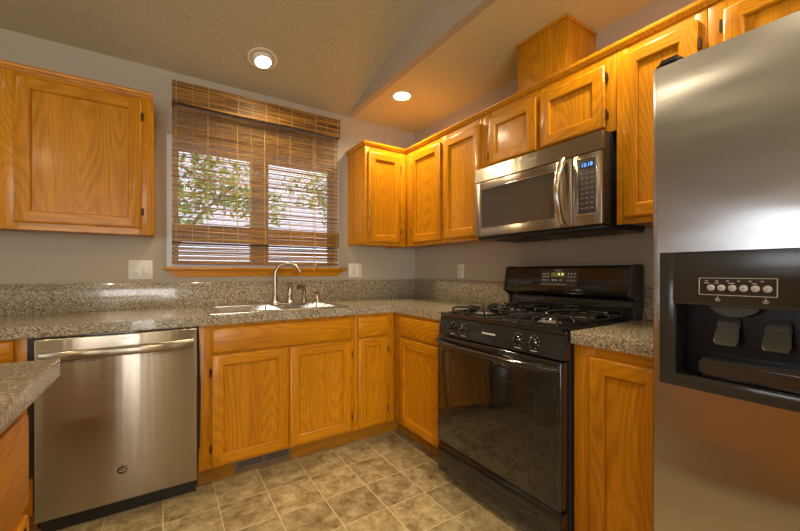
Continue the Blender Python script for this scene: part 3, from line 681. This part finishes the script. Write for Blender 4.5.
m = MB().prism([(-.728, -2.405, 1.058), (-.728, -2.505, 1.058), (-.728, -2.495, 1.044), (-.728, -2.47, 1.032), (-.728, -2.44, 1.032), (-.728, -2.415, 1.044)], (-.045, 0, 0), bev=.003)
obj('ice_chute', m, plain('clear_grey_plastic', (.05, .055, .06), .12, coat=.5), dp)
PAD = plain('smoky_paddle', (.04, .037, .033), .22)
for y in (-2.438, -2.529):
    m = MB().prism([(-.728, y + .020, 1.028), (-.728, y - .020, 1.028), (-.736, y - .024, 1.00), (-.736, y + .024, 1.00)], (-.012, 0, 0), bev=.003)
    pb = obj('paddle_bracket', m, BLS, dp)
    m = MB().prism([(-.742, y + .022, 1.002), (-.742, y - .022, 1.002), (-.760, y - .025, .968), (-.764, y - .019, .956), (-.764, y + .019, .956), (-.760, y + .025, .968)], (-.004, 0, .002), bev=.0012)
    obj('dispenser_paddle', m, PAD, pb)
m = MB(); P = [(-.735 - .055 * math.sin(math.pi / 2 * min(1, k / 4)) if k < 5 else -.79, cy1 - .025 - .004 * k, .915) for k in range(2)]
m.prism([(xb - .001, cy1 - .035, .874), (-.785, cy1 - .045, .874), (-.790, cy1 - .075, .874), (-.790, cy0 + .02, .874), (xb - .001, cy0 + .01, .874)], (0, 0, .045), bev=.008)
obj('drip_tray', m, plain('smoky_tray', (.02, .019, .018), .14, coat=.6), dp)

# ------------------------------------------------------------------ small wall fittings
def duplex(m, d, F, u, z, v):
    gbox(m, F, u - .0165, u + .0165, v, v + .002, z - .034, z + .034, .001)
    for zz in (z - .019, z + .019):
        for du in (-.006, .006): gbox(d, F, u + du - .0012, u + du + .0012, v + .0018, v + .0026, zz - .004, zz + .005)
        gbox(d, F, u - .0025, u + .0025, v + .0018, v + .0026, zz - .012, zz - .0075)
def plate(name, F, u, z, w, h, label, items, cat='outlet'):
    t = thing(name, F(u, 0, z), label, cat)
    obj('cover_plate', gbox(MB(), F, u - w / 2, u + w / 2, .0005, .006, z - h / 2, z + h / 2, .002), WHT, t)
    for kind, du in items:
        if kind == 'o':
            m, d = MB(), MB(); duplex(m, d, F, u + du, z, .006); r_ = obj('receptacle', m, WHT, t); obj('slot', d, SLOT, r_)
        else:
            m = MB(); gbox(m, F, u + du - .0165, u + du + .0165, .006, .0075, z - .034, z + .034, .0007); gbox(m, F, u + du - .014, u + du + .014, .0075, .0105, z - .030, z + .030, .002); obj('rocker_switch', m, WHT, t)
plate('outlet_plate', BK, -2.084, 1.157, .122, .118, 'white double plate with outlet and rocker switch left of the window', [('o', -.026), ('s', .026)])
plate('switch_plate', BK, -.617, 1.155, .122, .116, 'white double plate with two switches right of the window', [('s', -.026), ('s', .026)], 'switch')
plate('outlet_plate', RT, .625, 1.148, .072, .115, 'single white outlet on the right wall above the counter', [('o', 0)])
t = thing('floor_register', (-1.475, -.54, .05), 'dark metal air vent in the toe kick below the sink cabinet', 'vent')
obj('frame', MB().box((-1.632, -.541, .006), (-1.317, -.5355, .078), .001), plain('brown_register', (.15, .10, .065), .5), t)
m = MB()
for k in range(36):
    if k in (17, 18): continue
    x = -1.612 + k * .0079; m.box((x, -.5418, .034), (x + .0042, -.5408, .070))
obj('louver_slot', m, SLOT, t)

# ------------------------------------------------------------------ recessed lights
def can(name, loc, nrm, label, watts, tilt=False, r=.088, group='recessed can lights'):
    t = thing(name, loc, label, 'ceiling light', group); n_ = Vector(nrm).normalized(); c = Vector(loc)
    obj('trim_ring', MB().lathe(c, [(r, -.001), (r, .004), (r - .006, .006), (r - .016, .004), (r - .018, -.001)], axis=n_, n=32), TRIMW, t)
    if tilt:
        ax = Vector((.02, -.42, -1)).normalized(); k = Vector((.0, .0, .0))
        base_ = c + Vector((0, .014, .022))
        obj('eyeball', MB().lathe(base_, [(.066, -.012), (.070, .008), (.064, .034), (.055, .046), (.050, .046), (.048, .04)], axis=Vector((0.08, -.30, -1)), n=32), TRIMW, t)
        ax = Vector((0.08, -.30, -1)).normalized(); bc = base_ + ax * .042
        obj('bulb', MB().lathe(bc, [(.047, -.006), (.040, .001), (.02, .004), (.001, .005)], axis=ax, n=28), LAMP, t); src = bc + ax * .02
    else:
        ax = n_; obj('bulb', MB().lathe(c, [(r - .02, .0005), (.045, .004), (.001, .006)], axis=n_, n=28), LAMP, t); src = c + ax * .03
    l = bpy.data.lights.new('can_lamp', 'SPOT'); l.energy = watts; l.color = (1, .80, .50); l.spot_size = math.radians(150); l.spot_blend = .8; l.shadow_soft_size = .05
    o = bpy.data.objects.new('can_lamp', l); C.objects.link(o); o.location = src; o.rotation_euler = ax.to_track_quat('-Z', 'Y').to_euler()
ns = Vector((0, -SL, -1))
can('recessed_light', (-.5, -.538, ZC), (0, 0, -1), 'bright flush recessed light in the lower ceiling near the corner', 48, r=.078)
can('recessed_light', (-1.43, -.32, ZC + SL * .32), ns, 'bright angled recessed light above the window', 48, True, r=.092)
can('recessed_light', (-.36, -2.9, ZC), (0, 0, -1), 'added recessed fill light above the refrigerator, out of view', 40, r=.078)  # unseen can, added to brighten the right-hand cabinets
can('recessed_light', (-.50, -2.02, ZC), (0, 0, -1), 'recessed light in the lower ceiling above the range counter, outside the photo', 30, r=.078)
for x, y, w_, e in ((-3.1, -1.2, 'above the left counter', 28), (-1.7, -2.9, 'just behind the viewpoint', 95), (-3.6, -3.0, 'over the dining side behind the viewpoint', 95)):  # unseen cans, added as fill for the kitchen
    can('recessed_light', (x, y, ZC + SL * abs(y)), ns, 'added recessed fill light %s, out of view' % w_, e, True)
for x, w_ in ((-1.6, 'right'), (-3.4, 'left')):  # two more unseen cans added for fill from behind the camera
    can('recessed_light', (x, -4.9, ZC + SL * (6.2 - 4.9)), Vector((0, SL, -1)), 'added recessed fill light on the %s of the rear ceiling slope, out of view' % w_, 90)

# ------------------------------------------------------------------ outside the kitchen window
struct('ground', MB().box((-12, .14, -.4), (14, 14, -.3)), GRASS)
t = thing('neighboring_house', (1, 5.2, -.3), 'pale lavender lap-sided house wall seen through the shade', 'house')
m = MB()
for k in range(26): m.prism([(-7, 5.0, -.3 + k * .19), (-7, 4.972, -.3 + k * .19), (-7, 4.995, -.3 + k * .19 + .19), (-7, 5.0, -.3 + k * .19 + .19)], (18, 0, 0))
m.box((-7, 5.0, -.3), (11, 5.1, 4.7)); obj('siding', m, SIDE, t)
def tree(x, y, h, label, blobs):
    t = thing('leafy_tree', (x, y, -.3), label, 'tree', 'trees outside the window')
    obj('trunk', MB().tube([(x, y, -.3), (x + .03, y, .9), (x - .03, y + .02, 1.7), (x + .05, y, h)], [.07, .06, .05, .02], 10).tube([(x, y, 1.3), (x + .4, y - .1, 1.9), (x + .8, y - .1, 2.3)], [.03, .02, .008], 8).tube([(x, y, 1.5), (x - .4, y, 2.1), (x - .7, y, 2.5)], [.03, .02, .008], 8), BARK, t)
    m = MB()
    for (cx, cy, cz, r_, n_) in blobs:
        for _ in range(n_):
            d = Vector((random.gauss(0, 1), random.gauss(0, 1), random.gauss(0, 1))).normalized() * r_ * random.random() ** .45
            p = Vector((cx, cy, cz)) + Vector((d.x, d.y * .6, d.z * .8)); u = Vector((random.gauss(0, 1), random.gauss(0, 1), random.gauss(0, .6))).normalized(); w = u.orthogonal().normalized() * random.uniform(.018, .03); u *= random.uniform(.045, .075)
            m.poly([p - u, p - u * .2 + w, p + u, p - u * .2 - w])
    f = obj('foliage', m, LEAF, t, recalc=False)
tree(-1.95, 2.4, 3.0, 'leafy tree outside behind the left window pane', [(-1.9, 2.4, 2.05, .55, 420), (-1.3, 2.5, 2.25, .5, 360), (-2.3, 2.3, 1.65, .35, 150), (-.8, 2.6, 2.05, .4, 220), (-1.6, 2.3, 2.6, .6, 300)])
tree(.75, 2.9, 3.2, 'leafy tree outside behind the right window pane', [(.5, 2.8, 2.2, .55, 380), (1.1, 2.9, 1.95, .5, 300), (0, 2.7, 2.5, .5, 260), (1.3, 3.0, 1.5, .3, 90), (.9, 2.8, 2.7, .6, 240)])
